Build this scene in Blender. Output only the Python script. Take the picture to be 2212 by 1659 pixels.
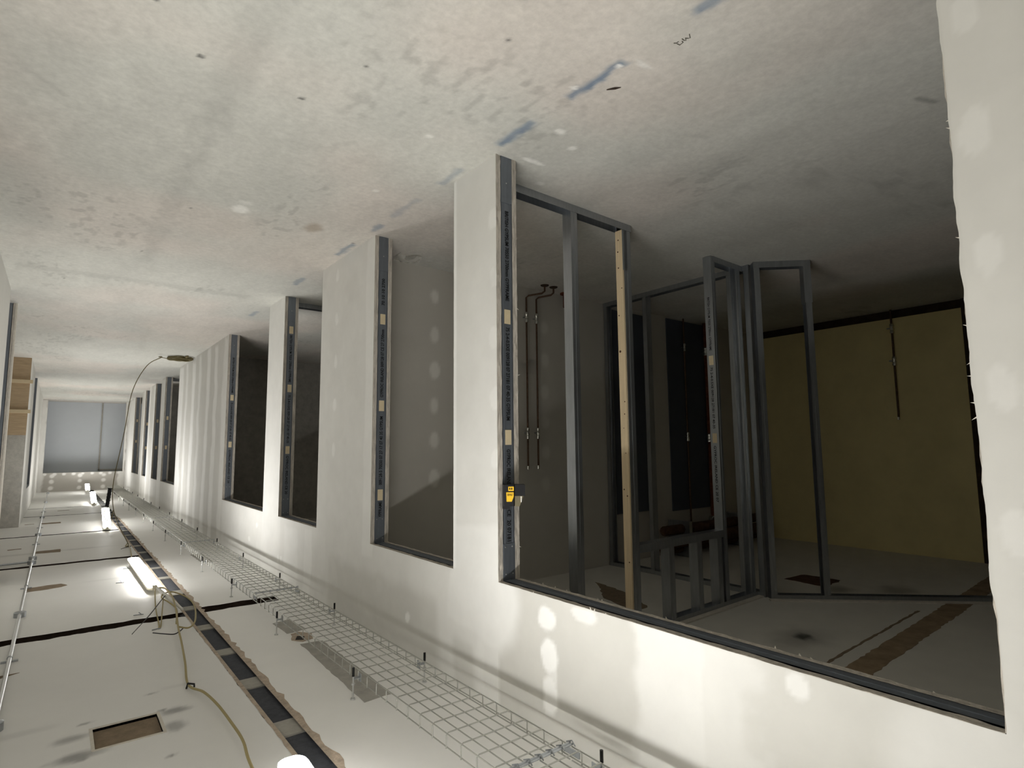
import bpy, math, random
import numpy as np
from mathutils import Vector, Matrix, Quaternion

# ------------------------------------------------------------------ reset
for o in list(bpy.data.objects):
    bpy.data.objects.remove(o)
SC = bpy.context.scene
COL = SC.collection
random.seed(7)
RNG = np.random.default_rng(7)
PI = math.pi

# ------------------------------------------------------------------ camera (held upside down, so the floor is at the top of the frame)
F_PX, YAW, PITCH, ROLL = 1252.2, -0.66262, -0.107266, -0.008891
CAM = Vector((1.65708, 0.0, 1.47083))
cy, sy, cp, sp = math.cos(YAW), math.sin(YAW), math.cos(PITCH), math.sin(PITCH)
fwd = Vector((sy * cp, cy * cp, sp))
r0 = Vector((cy, -sy, 0.0))
u0 = r0.cross(fwd)
right = r0 * math.cos(ROLL) + u0 * math.sin(ROLL)
up = -r0 * math.sin(ROLL) + u0 * math.cos(ROLL)
cd = bpy.data.cameras.new('camera')
cd.sensor_width = 36.0
cd.sensor_fit = 'HORIZONTAL'
cd.lens = F_PX / 2212.0 * 36.0
cd.clip_start = 0.01
cam = bpy.data.objects.new('camera', cd)
COL.objects.link(cam)
R3 = Matrix((-right, -up, -fwd)).transposed()      # 180 degree roll
cam.matrix_world = Matrix.Translation(CAM) @ R3.to_4x4()
SC.camera = cam

# ------------------------------------------------------------------ world, exposure, lamp power
W = bpy.data.worlds.new('world')
SC.world = W
W.use_nodes = True
bg = W.node_tree.nodes['Background']
bg.inputs[0].default_value = (0.9, 0.95, 1.0, 1)
bg.inputs[1].default_value = 0.01
SC.view_settings.view_transform = 'Standard'
SC.view_settings.look = 'None'
SC.view_settings.gamma = 1.0
SC.view_settings.use_curve_mapping = False
SC.view_settings.exposure = 0.0
LAMP_L = 71.0

# ------------------------------------------------------------------ helpers
def S(r, g, b):
    f = lambda c: (c / 255 / 12.92) if c / 255 <= 0.04045 else ((c / 255 + 0.055) / 1.055) ** 2.4
    return (f(r), f(g), f(b))

def mat(name, col, rough=0.8, metal=0.0, noise=0.0, nscale=8.0, bump=0.0, bscale=60.0, attr=None, emit=0.0, spec=0.3,
        stretch=(1, 1, 1), alpha=None):
    m = bpy.data.materials.new(name)
    m.use_nodes = True
    nt = m.node_tree
    b = nt.nodes['Principled BSDF']
    b.inputs['Roughness'].default_value = rough
    b.inputs['Metallic'].default_value = metal
    b.inputs['Specular IOR Level'].default_value = spec
    b.inputs['Base Color'].default_value = (*col, 1)
    tc = nt.nodes.new('ShaderNodeTexCoord')
    mp = nt.nodes.new('ShaderNodeMapping')
    mp.inputs['Scale'].default_value = stretch
    nt.links.new(tc.outputs['Object'], mp.inputs['Vector'])
    src = None
    if attr:
        a = nt.nodes.new('ShaderNodeAttribute')
        a.attribute_name = attr
        src = a.outputs['Color']
    if noise > 0:
        n = nt.nodes.new('ShaderNodeTexNoise')
        n.inputs['Scale'].default_value = nscale
        n.inputs['Detail'].default_value = 6
        n.inputs['Roughness'].default_value = 0.65
        nt.links.new(mp.outputs['Vector'], n.inputs['Vector'])
        mr = nt.nodes.new('ShaderNodeMapRange')
        mr.inputs['From Min'].default_value = 0.3
        mr.inputs['From Max'].default_value = 0.7
        mr.inputs['To Min'].default_value = 1 - noise
        mr.inputs['To Max'].default_value = 1 + noise * 0.6
        nt.links.new(n.outputs['Fac'], mr.inputs['Value'])
        vm = nt.nodes.new('ShaderNodeVectorMath')
        vm.operation = 'SCALE'
        if src:
            nt.links.new(src, vm.inputs[0])
        else:
            vm.inputs[0].default_value = col
        nt.links.new(mr.outputs['Result'], vm.inputs['Scale'])
        src = vm.outputs['Vector']
    if src:
        nt.links.new(src, b.inputs['Base Color'])
    if bump > 0:
        n2 = nt.nodes.new('ShaderNodeTexNoise')
        n2.inputs['Scale'].default_value = bscale
        n2.inputs['Detail'].default_value = 4
        nt.links.new(mp.outputs['Vector'], n2.inputs['Vector'])
        bp = nt.nodes.new('ShaderNodeBump')
        bp.inputs['Strength'].default_value = bump
        bp.inputs['Distance'].default_value = 0.01
        nt.links.new(n2.outputs['Fac'], bp.inputs['Height'])
        nt.links.new(bp.outputs['Normal'], b.inputs['Normal'])
    if emit > 0:
        b.inputs['Emission Color'].default_value = (1.0, 0.99, 0.972, 1)
        b.inputs['Emission Strength'].default_value = emit
    if alpha is not None:
        b.inputs['Transmission Weight'].default_value = alpha
    return m

M = dict(
    wall=mat('skimmed_plasterboard', S(190, 187, 176), 0.75, attr='Col', noise=0.05, nscale=3, bump=0.04, bscale=25),
    floor=mat('concrete_screed', S(180, 174, 162), 0.7, attr='Col', noise=0.11, nscale=32, bump=0.10, bscale=40, stretch=(1, 1, 1)),
    ceil=mat('painted_ceiling', S(215, 214, 206), 0.55, attr='Col', noise=0.03, nscale=2.0, bump=0.02, bscale=20),
    slab=mat('tarry_slab', S(58, 54, 50), 0.85, noise=0.35, nscale=25, bump=0.4, bscale=60),
    darkblock=mat('dark_adhesive_block', S(72, 74, 80), 0.8, noise=0.3, nscale=30, bump=0.2, bscale=80),
    band=mat('mortar', S(168, 165, 156), 0.9, noise=0.15, nscale=20, bump=0.2, bscale=60),
    lagging=mat('brown_lagging', S(92, 66, 50), 0.95, noise=0.5, nscale=14, bump=0.4, bscale=30),
    brownband=mat('stripped_brown_band', S(158, 138, 112), 0.95, noise=0.35, nscale=9, bump=0.2, bscale=40),
    brownedge=mat('torn_plaster_edge', S(188, 172, 154), 0.9, noise=0.3, nscale=30, bump=0.4, bscale=60),
    slotedge=mat('slot_timber', S(62, 50, 42), 0.9, noise=0.4, nscale=20),
    steel=mat('galvanised_steel', S(170, 174, 178), 0.30, metal=0.85, noise=0.14, nscale=12, stretch=(4, 4, 0.6)),
    steeldark=mat('galvanised_stud', S(126, 132, 140), 0.5, metal=0.7, noise=0.12, nscale=10, stretch=(4, 4, 0.5)),
    bright=mat('bright_zinc', S(205, 206, 205), 0.28, metal=0.9),
    wire=mat('zinc_wire', S(178, 178, 172), 0.35, metal=0.85),
    ink=mat('black_ink', S(16, 17, 19), 0.7),
    core=mat('gypsum_core', S(192, 185, 174), 0.95, noise=0.3, nscale=40, bump=0.6, bscale=90, stretch=(1, 1, 0.25)),
    paper=mat('board_paper', S(214, 208, 196), 0.9, noise=0.12, nscale=30),
    pencil=mat('pencil', S(92, 88, 78), 0.8),
    batten=mat('batten_pine', S(200, 182, 150), 0.75, noise=0.1, nscale=6),
    sticker=mat('beige_sticker', S(214, 198, 164), 0.8, noise=0.06, nscale=30),
    timber=mat('pine', S(236, 214, 176), 0.7, noise=0.12, nscale=6, stretch=(14, 14, 0.5)),
    knot=mat('pine_knot', S(92, 62, 40), 0.7),
    ply=mat('plywood', S(176, 154, 124), 0.75, noise=0.22, nscale=5, stretch=(1, 1, 14)),
    copper=mat('tarnished_copper', S(98, 76, 60), 0.45, metal=0.6, noise=0.3, nscale=30),
    rust=mat('rusty_iron', S(112, 62, 40), 0.85, noise=0.4, nscale=30),
    chrome=mat('chrome_fitting', S(222, 222, 216), 0.22, metal=0.9),
    black=mat('black_plastic', S(26, 26, 29), 0.45),
    yellow=mat('yellow_label', S(250, 200, 50), 0.5),
    lens=mat('smoked_lens', S(120, 112, 88), 0.15, spec=0.6),
    cable=mat('yellow_cable', S(166, 152, 106), 0.55),
    olive=mat('olive_cable', S(112, 102, 68), 0.55),
    tie=mat('black_tie', S(18, 18, 18), 0.5),
    lamp=mat('lit_diffuser', S(250, 250, 245), 0.4, emit=LAMP_L),
    housing=mat('lamp_housing', S(214, 208, 188), 0.5),
    white=mat('white_plastic', S(232, 230, 224), 0.5),
    yellowwall=mat('olive_yellow_paint', S(236, 220, 165), 0.8, noise=0.08, nscale=3, bump=0.03),
    darkpaint=mat('navy_paint', S(78, 82, 92), 0.6, noise=0.1, nscale=4),
    darkbrown=mat('bare_dark_brick', S(70, 56, 44), 0.95, noise=0.5, nscale=12, bump=0.5, bscale=30),
    patch=mat('brown_scar', S(138, 122, 102), 0.95, noise=0.25, nscale=20, bump=0.3, bscale=50),
    greypatch=mat('grey_scar', S(176, 173, 165), 0.9, noise=0.2, nscale=12, bump=0.2, bscale=40),
    film=mat('clear_film', S(230, 230, 225), 0.12, alpha=0.85),
    endgrey=mat('grey_hoarding', S(206, 211, 216), 0.7, noise=0.03, nscale=2),
)

class MB:
    def __init__(s):
        s.v, s.f = [], []
    def add(s, vs, fs):
        o = len(s.v)
        s.v += [tuple(p) for p in vs]
        s.f += [tuple(i + o for i in f) for f in fs]
        return s
    def box(s, x0, x1, y0, y1, z0, z1):
        vs = [(x, y, z) for z in (z0, z1) for y in (y0, y1) for x in (x0, x1)]
        return s.add(vs, [(0, 2, 3, 1), (4, 5, 7, 6), (0, 1, 5, 4), (2, 6, 7, 3), (0, 4, 6, 2), (1, 3, 7, 5)])
    def prism(s, pts, z0, z1):                       # polygon in xy extruded along z
        n = len(pts)
        vs = [(x, y, z0) for x, y in pts] + [(x, y, z1) for x, y in pts]
        return s.add(vs, [tuple(range(n))[::-1], tuple(range(n, 2 * n))] + [(i, (i + 1) % n, n + (i + 1) % n, n + i) for i in range(n)])
    def tube(s, pts, r, n=8, cap=True):
        P = [Vector(p) for p in pts]
        rs = r if isinstance(r, (list, tuple)) else [r] * len(P)
        rings = []
        T0 = (P[1] - P[0]).normalized()
        ref = Vector((0, 0, 1)) if abs(T0.z) < 0.9 else Vector((1, 0, 0))
        nrm = T0.cross(ref).normalized()
        for i, p in enumerate(P):
            t = (P[min(i + 1, len(P) - 1)] - P[max(i - 1, 0)]).normalized()
            nrm = (nrm - t * nrm.dot(t)).normalized()
            b = t.cross(nrm)
            rings.append([p + (nrm * math.cos(a) + b * math.sin(a)) * rs[i] for a in [2 * PI * k / n for k in range(n)]])
        vs = [q for rg in rings for q in rg]
        fs = []
        for i in range(len(P) - 1):
            for k in range(n):
                a, b2 = i * n + k, i * n + (k + 1) % n
                fs.append((a, b2, b2 + n, a + n))
        if cap:
            fs.append(tuple(range(n))[::-1])
            fs.append(tuple(range((len(P) - 1) * n, len(P) * n)))
        return s.add(vs, fs)
    def obj(s, name, m, parent=None, smooth=False, loc=None, rotz=0.0):
        me = bpy.data.meshes.new(name)
        me.from_pydata(s.v, [], s.f)
        me.materials.append(M[m] if isinstance(m, str) else m)
        if smooth:
            me.polygons.foreach_set('use_smooth', [True] * len(me.polygons))
            try:
                me.set_sharp_from_angle(angle=math.radians(40))
            except Exception:
                pass
        me.update()
        o = bpy.data.objects.new(name, me)
        COL.objects.link(o)
        if parent:
            o.parent = parent
        if loc:
            o.location = loc
        o.rotation_euler.z = rotz
        return o

def spline(pts, k=8):
    P = [Vector(p) for p in pts]
    P = [P[0] * 2 - P[1]] + P + [P[-1] * 2 - P[-2]]
    out = []
    for i in range(1, len(P) - 2):
        for j in range(k):
            t = j / k
            a, b, c, d = P[i - 1], P[i], P[i + 1], P[i + 2]
            out.append(0.5 * ((2 * b) + (c - a) * t + (2 * a - 5 * b + 4 * c - d) * t * t + (3 * b - a - 3 * c + d) * t ** 3))
    out.append(P[-2])
    return out

def empty(name, loc, label=None, cat=None, group=None, rotz=0.0):
    o = bpy.data.objects.new(name, None)
    COL.objects.link(o)
    o.location = loc
    o.rotation_euler.z = rotz
    o.empty_display_size = 0.1
    if label:
        o['label'] = label
    if cat:
        o['category'] = cat
    if group:
        o['group'] = group
    return o

def tag(o, label, cat, group=None):
    o['label'] = label
    o['category'] = cat
    if group:
        o['group'] = group
    return o

def struct(o, label=None):
    o['kind'] = 'structure'
    if label:
        o['label'] = label
        o['category'] = o.name.split('_')[0]
    return o

def relabel(o, label):
    o['label'] = label
    return o

# value noise for colour maps
def vnoise(a, b, seed, oct=3):
    tot = np.zeros_like(a, dtype=float)
    amp, norm = 1.0, 0.0
    for k in range(oct):
        g = np.random.default_rng(seed + k).random((64, 64))
        x, y = a * 2 ** k, b * 2 ** k
        i, j = np.floor(x).astype(int), np.floor(y).astype(int)
        fx, fy = x - i, y - j
        fx, fy = fx * fx * (3 - 2 * fx), fy * fy * (3 - 2 * fy)
        h = lambda p, q: g[p % 64, q % 64]
        tot += amp * (h(i, j) * (1 - fx) * (1 - fy) + h(i + 1, j) * fx * (1 - fy) + h(i, j + 1) * (1 - fx) * fy + h(i + 1, j + 1) * fx * fy)
        norm += amp
        amp *= 0.5
    return tot / norm

def sstep(e0, e1, x):
    t = np.clip((x - e0) / (e1 - e0), 0, 1)
    return t * t * (3 - 2 * t)

def ell(a, b, ca, cb, ra, rb, soft=0.35, wob=None):
    d = np.sqrt(((a - ca) / ra) ** 2 + ((b - cb) / rb) ** 2)
    if wob is not None:
        d = d + (wob - 0.5) * 0.7
    return 1 - sstep(1 - soft, 1 + soft, d)

def rect(a, b, a0, a1, b0, b1, soft=0.03, wob=None):
    w = 0 if wob is None else (wob - 0.5) * soft * 3
    return sstep(a0 - soft, a0 + soft, a + w) * (1 - sstep(a1 - soft, a1 + soft, a + w)) * sstep(b0 - soft, b0 + soft, b + w) * (1 - sstep(b1 - soft, b1 + soft, b + w))

def merge(base, extra):
    v = sorted(set(round(float(x), 4) for x in list(base) + list(extra)))
    out = [v[0]]
    ex = set(round(float(x), 4) for x in extra)
    for x in v[1:]:
        if x - out[-1] < 0.006:
            if x in ex:
                out[-1] = x
            continue
        out.append(x)
    return np.array(out)

def grid(name, m, us, vs, to3, colfn, holes=(), parent=None, flip=False, jitter=None):
    """surface patch: us x vs grid mapped to 3-D by to3, colour attribute from colfn, rectangular holes left out"""
    A, B = np.meshgrid(us, vs, indexing='ij')
    nu, nv = A.shape
    X, Y, Z = to3(A, B)
    co = np.stack([np.broadcast_to(X, A.shape), np.broadcast_to(Y, A.shape), np.broadcast_to(Z, A.shape)], -1).reshape(-1, 3).astype(np.float32)
    if jitter is not None:
        co = co + jitter(A, B).reshape(-1, 3)
    idx = np.arange(nu * nv).reshape(nu, nv)
    q = np.stack([idx[:-1, :-1], idx[1:, :-1], idx[1:, 1:], idx[:-1, 1:]], -1)
    cu, cv = (us[:-1] + us[1:]) / 2, (vs[:-1] + vs[1:]) / 2
    CU, CV = np.meshgrid(cu, cv, indexing='ij')
    keep = np.ones(CU.shape, bool)
    for a0, a1, b0, b1 in holes:
        keep &= ~((CU > a0) & (CU < a1) & (CV > b0) & (CV < b1))
    q = q[keep]
    if flip:
        q = q[:, ::-1]
    used = np.unique(q)
    remap = np.full(nu * nv, -1)
    remap[used] = np.arange(len(used))
    q = remap[q]
    me = bpy.data.meshes.new(name)
    me.from_pydata(co[used].tolist(), [], q.tolist())
    c = colfn(A, B).reshape(-1, 3)[used]
    ca = me.color_attributes.new('Col', 'FLOAT_COLOR', 'POINT')
    ca.data.foreach_set('color', np.concatenate([c, np.ones((len(c), 1))], 1).astype(np.float32).ravel())
    me.materials.append(M[m])
    me.update()
    o = bpy.data.objects.new(name, me)
    COL.objects.link(o)
    if parent:
        o.parent = parent
    return o

def lerp3(c0, c1, t):
    t = np.clip(t, 0, 1)[..., None]
    return np.array(c0) * (1 - t) + np.array(c1) * t

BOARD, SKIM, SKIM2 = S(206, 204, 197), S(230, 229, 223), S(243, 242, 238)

def flat(col, k=0.05, seed=3, sc=1.5):
    def f(a, b):
        n = vnoise(a * sc + 20, b * sc + 20, seed)
        return np.array(col)[None, None, :] * (1 + (n[..., None] - 0.5) * 2 * k)
    return f

H = 2.65          # ceiling
HO = 2.10         # heads of the openings
WT = 0.128        # wall thickness
OPEN = [(0.394, 2.241), (2.633, 3.655), (4.667, 5.685), (6.206, 8.04), (11.86, 13.6), (14.15, 15.1), (16.17, 16.98), (17.72, 19.41)]
Y0, Y1 = -5.0, 21.4

# ------------------------------------------------------------------ floor
CHALK = S(118, 136, 156)
def floor_col(x, y):
    n1 = vnoise(x * 0.9 + 30, y * 0.9 + 30, 11)
    n2 = vnoise(x * 5 + 60, y * 2.2 + 60, 12, 4)
    n3 = vnoise(x * 24 + 90, y * 14 + 90, 13, 3)
    n4 = vnoise(x * 1.7 + 5, y * 1.1 + 9, 14, 3)
    base = lerp3(S(205, 204, 196), S(213, 206, 197), sstep(0.35, 0.65, n1))
    base = base * (1 + ((n2 - 0.5) * 0.17 + (n3 - 0.5) * 0.14)[..., None])
    scuff = sstep(0.56, 0.75, n4) * sstep(0.5, 0.72, n3)
    base = lerp3(np.array(S(138, 130, 120)), base, 0) * 0 + base * (1 - 0.22 * scuff)[..., None]
    # dirt trail down the far side
    tr = ell(x, y, 1.18, 2.3, 0.07, 0.8, 0.6, n3) * 0.35 + ell(x, y, 1.2, 4.2, 0.06, 0.9, 0.6, n3) * 0.35
    tr = tr + ell(x, y, 1.95, 4.3, 0.16, 0.8, 0.6, n3) * 0.4 + ell(x, y, 1.9, 2.6, 0.25, 0.5, 0.6, n3) * 0.3
    base = base * (1 - 0.3 * np.clip(tr, 0, 1))[..., None]
    st = rect(x, y, 0.25, 2.0, 5.85, 6.0, 0.05, n3) * 0.12
    base = base * (1 - st)[..., None]
    # blue chalk line beside the wall
    ch = np.zeros_like(x)
    for y0, y1, x0, s in ((0.80, 1.05, 0.015, .75), (1.38, 1.68, 0.026, .85), (1.90, 2.17, 0.036, .8), (2.48, 2.72, 0.05, .4), (2.95, 3.30, 0.05, .3),
                          (3.45, 3.6, 0.05, .55), (3.91, 4.22, 0.048, .7), (4.97, 5.26, 0.06, .5), (6.5, 6.8, 0.05, .5), (-0.6, 0.2, 0.01, .7)):
        ch = np.maximum(ch, s * rect(x, y, x0 - 0.021, x0 + 0.021, y0, y1, 0.016, n3) * (0.75 + 0.5 * n3))
    base = lerp3(np.zeros(3), np.array(CHALK), ch) + base * (1 - np.clip(ch, 0, 1))[..., None]
    # white plaster flecks
    wf = np.zeros_like(x)
    for cx, cyy, rx, ry, s in ((0.02, 1.402, .012, .012, .9), (0.061, 1.611, .014, .012, .8), (-0.122, 1.894, .03, .022, .75), (-0.27, 1.97, .018, .02, .8),
                               (-0.20, 2.19, .075, .016, .8), (0.853, 3.738, .05, .06, .7), (0.85, 3.62, .04, .03, .35), (0.35, 2.3, .02, .015, .5), (-0.05, 1.34, .05, .012, .5),
                               (0.30, 3.0, .02, .02, .45), (-0.4, 2.36, .03, .02, .4)):
        wf = np.maximum(wf, s * ell(x, y, cx, cyy, rx, ry, 0.4, n3))
    base = base * (1 - wf)[..., None] + np.array(S(252, 250, 244)) * wf[..., None]
    br = 0.5 * ell(x, y, 0.39, 3.78, 0.05, 0.09, 0.5, n3)
    base = base * (1 - br)[..., None] + np.array(S(140, 118, 88)) * br[..., None]
    # pale rain streaks in the middle of the corridor
    pale = 0.35 * ell(x, y, 0.62, 1.25, 0.12, 0.5, 0.6, n2) * sstep(0.45, 0.7, n3)
    base = base * (1 - pale)[..., None] + np.array(S(224, 218, 206)) * pale[..., None]
    # dark screw holes
    dk = np.zeros_like(x)
    for cx, cyy in ((1.49, 2.1), (1.32, 2.32), (0.80, 2.0), (0.93, 2.36), (0.45, 1.55), (0.06, 3.9), (1.1, 3.9), (-0.5, 3.93), (1.25, 5.0), (1.7, 6.2), (0.47, 1.2)):
        dk = np.maximum(dk, ell(x, y, cx, cyy, 0.011, 0.011, 0.3))
    base = base * (1 - 0.75 * dk)[..., None]
    # dark drag marks
    for (xa, ya, xb, yb, q) in ((0.53, 1.36, 0.60, 1.28, .35), (-1.17, 0.77, -1.26, 0.735, .4), (1.72, 2.93, 1.86, 2.78, .10), (-0.62, 1.55, -0.72, 1.50, .10), (0.9, 1.75, 1.0, 1.7, .1)):
        t = np.clip(((x - xa) * (xb - xa) + (y - ya) * (yb - ya)) / ((xb - xa) ** 2 + (yb - ya) ** 2), 0, 1)
        d = np.hypot(x - xa - t * (xb - xa), y - ya - t * (yb - ya))
        base = base * (1 - q * (1 - sstep(0.002, 0.024, d)))[..., None]
    return base

fx = merge(np.concatenate([np.arange(-5.7, -1.4, 0.1), np.arange(-1.4, 2.2, 0.0125), np.arange(2.2, 5.0, 0.2)]), [])
fy = merge(np.concatenate([np.arange(-5.2, 0.6, 0.1), np.arange(0.6, 4.6, 0.0125), np.arange(4.6, 9, 0.03), np.arange(9, 23.2, 0.1)]), [])
floor = struct(grid('floor', 'floor', fx, fy, lambda a, b: (a, b, a * 0), floor_col), 'bare grey concrete floor with blue chalk dashes')
# hand-written initials on the floor
ini = MB()
for st in ([(-0.0429, 1.1934), (-0.0509, 1.1873), (-0.0496, 1.1772)],
           [(-0.0548, 1.1883), (-0.069, 1.1859), (-0.0667, 1.1694), (-0.0584, 1.1689)],
           [(-0.0473, 1.1609), (-0.0614, 1.1612), (-0.0662, 1.1575), (-0.0578, 1.1515)],
           [(-0.0542, 1.1515), (-0.0637, 1.1458), (-0.0677, 1.1398), (-0.0487, 1.13)]):
    pts = [(x, y, 0.0012) for x, y in st]
    ini.tube(pts, 0.0015, 6)
relabel(ini.obj('lettering', 'pencil', floor), 'pencilled initials on the concrete')

# ------------------------------------------------------------------ left wall (partition with the openings)
def skim_light_map(y, z):
    n = vnoise(y * 3 + 40, z * 3 + 40, 21)
    nf = vnoise(y * 14 + 70, z * 14 + 70, 22)
    s = np.zeros_like(y)
    P = lambda v: np.maximum(s, v)
    # header above the big opening
    for c in ((1.90, 2.19, .055, .045, .95), (1.89, 2.335, .05, .065, 1.0), (1.885, 2.49, .045, .075, .9), (1.69, 2.13, .075, .03, .6), (0.85, 2.14, .035, .04, .6), (1.87, 2.41, .03, .05, .6)):
        s = P(c[4] * ell(y, z, *c[:4], 0.18, nf))
    s = P(0.5 * rect(y, z, 1.13, 1.435, 2.05, 2.7, 0.025, nf))
    s = P(0.35 * rect(y, z, 0.98, 1.2, 2.05, 2.7, 0.06, nf))
    s = P(0.5 * ell(y, z, 0.40, 2.33, 0.26, 0.32, 0.25, n))
    s = P(0.55 * rect(y, z, -4.9, 0.2, 1.9, 2.7, 0.2, n))
    # skim round the head of the first pier
    s = P(0.75 * rect(y, z, 2.16, 2.70, 1.86, 2.36, 0.05, n))
    s = P(0.8 * ell(y, z, 2.30, 2.18, 0.22, 0.22, 0.3, n))
    s = P(0.7 * rect(y, z, 2.34, 2.42, 2.36, 2.7, 0.02, nf))
    # near jamb screws
    for k, zc in enumerate((0.45, 0.74, 1.04, 1.36, 1.67, 0.12)):
        s = P(0.55 * ell(y, z, 0.345, zc, 0.030, 0.06, 0.2, nf))
    # first pier
    for zc in (0.34, 0.64, 0.94, 1.24, 1.53):
        s = P(0.8 * ell(y, z, 2.262, zc, 0.045, 0.062, 0.25, nf))
    s = P(1.0 * rect(y, z, 2.60, 2.64, 0.0, 2.1, 0.006))
    s = P(0.45 * rect(y, z, 2.545, 2.6, 0.2, 1.9, 0.02, nf))
    # second pier
    for zc in (0.11, 0.47, 0.80, 1.14, 1.48):
        s = P(0.9 * ell(y, z, 4.34, zc, 0.035, 0.06, 0.3, nf))
    s = P(0.8 * rect(y, z, 3.6, 3.80, 0.0, 2.2, 0.03, n))
    s = P(0.4 * rect(y, z, 3.8, 3.88, 0.5, 2.2, 0.03, n))
    s = P(0.55 * rect(y, z, 4.45, 4.62, 0.0, 2.5, 0.05, n))
    s = P(0.35 * rect(y, z, 4.15, 4.35, 0.0, 2.2, 0.08, n))
    s = P(0.3 * rect(y, z, 2.9, 4.7, 2.12, 2.7, 0.12, n) * sstep(0.4, 0.6, n))
    s = P(0.8 * rect(y, z, 4.75, 4.95, 2.1, 2.7, 0.03, n))
    s = P(0.7 * rect(y, z, 5.6, 6.25, 0.0, 2.7, 0.05, n))
    for c in ((6.69, 2.42, .05, .035), (5.65, 2.47, .035, .04), (5.56, 2.47, .035, .04), (3.13, 2.45, .03, .03), (6.4, 2.25, .05, .03)):
        s = P(0.95 * ell(y, z, *c, 0.3, nf))
    s = P(0.8 * rect(y, z, 5.05, 5.5, 2.1, 2.7, 0.06, n))
    # stripes of the long stretch between openings
    for y0, y1, v in ((8.04, 8.3, .6), (8.62, 8.85, .9), (9.15, 9.4, 1), (9.8, 10.0, .8), (10.3, 10.55, 1), (10.95, 11.15, .85), (11.4, 11.86, 1),
                      (13.6, 14.15, .7), (15.1, 15.4, .8), (15.9, 16.2, .8), (16.98, 17.3, .7), (19.5, 21.4, .7)):
        s = P(v * rect(y, z, y0, y1, 0.0, 2.7, 0.05, n))
    # wall coloured paler beyond the first opening, standing in for missing lamp light
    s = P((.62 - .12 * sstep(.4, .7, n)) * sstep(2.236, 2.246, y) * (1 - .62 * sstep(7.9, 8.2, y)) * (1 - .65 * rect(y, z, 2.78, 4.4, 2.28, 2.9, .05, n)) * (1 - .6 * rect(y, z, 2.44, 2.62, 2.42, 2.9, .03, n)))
    s = P(.30 * (1 - sstep(.385, .40, y)))
    return np.clip(s, 0, 1), n, nf

def wall_col(y, z):
    s, n, nf = skim_light_map(y, z)
    base = np.array(BOARD)[None, None] * (1 + (n[..., None] - 0.5) * 0.08)
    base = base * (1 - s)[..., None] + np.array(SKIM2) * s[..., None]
    # pencil scuffs near the floor
    return base * (1 - 0.04 * (nf[..., None] - 0.5))

edges_y = [v for o in OPEN for v in o]
wy = merge(np.concatenate([np.arange(-5, 0, 0.06), np.arange(0, 4.8, 0.0125), np.arange(4.8, 9, 0.025), np.arange(9, 21.41, 0.05)]), edges_y + [Y0, Y1])
wz = merge(np.arange(0, 2.66, 0.0125), [HO, H])
holes = [(a, b, -1, HO) for a, b in OPEN]
def edge_jit(A, B):
    out = np.zeros(A.shape + (3,), np.float32)
    for y in (0.394,):
        k = np.abs(A - y) < 1e-4
        nn = vnoise(B * 9 + 3, B * 0 + 2, 31, 4) - 0.5
        out[..., 1] += np.where(k & (B < HO - 0.01) & (B > 0.01), nn * 0.016, 0)
    return out
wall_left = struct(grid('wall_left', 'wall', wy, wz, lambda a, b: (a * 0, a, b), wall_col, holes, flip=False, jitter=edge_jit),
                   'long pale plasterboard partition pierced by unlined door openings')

# back skin of the partition
wyc = merge(np.concatenate([np.arange(-5, 21.41, 0.12)]), edges_y + [Y0, Y1])
wzc = merge(np.arange(0, 2.66, 0.12), [HO, H])
grid('plasterboard', 'wall', wyc, wzc, lambda a, b: (a * 0 - WT, a, b), flat(BOARD), holes, wall_left, flip=True)

def ragged_strip(x0, x1, y0, y1, z0, z1, axis, amp, seg=0.04, seed=0):
    """thin bar with a wavy exposed face; axis 'z' runs up the jamb, 'y' along the head"""
    mb = MB()
    L = (z1 - z0) if axis == 'z' else (y1 - y0)
    n = max(2, int(L / seg))
    rr = random.Random(seed)
    vs, fs = [], []
    for i in range(n + 1):
        t = i / n
        d = amp * (rr.random() - 0.5) * 2
        if axis == 'z':
            z = z0 + L * t
            yy = y0 + d if y0 < y1 else y0 + d
            vs += [(x0, yy, z), (x1, yy + amp * (rr.random() - .5), z), (x1, y1, z), (x0, y1, z)]
        else:
            y = y0 + L * t
            vs += [(x0, y, z0 + d), (x1, y, z0 + d * .6), (x1, y, z1), (x0, y, z1)]
    for i in range(n):
        a = i * 4
        for k in range(4):
            fs.append((a + k, a + (k + 1) % 4, a + 4 + (k + 1) % 4, a + 4 + k))
    fs.append((3, 2, 1, 0))
    a = n * 4
    fs.append((a, a + 1, a + 2, a + 3))
    return mb.add(vs, fs)

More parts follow.
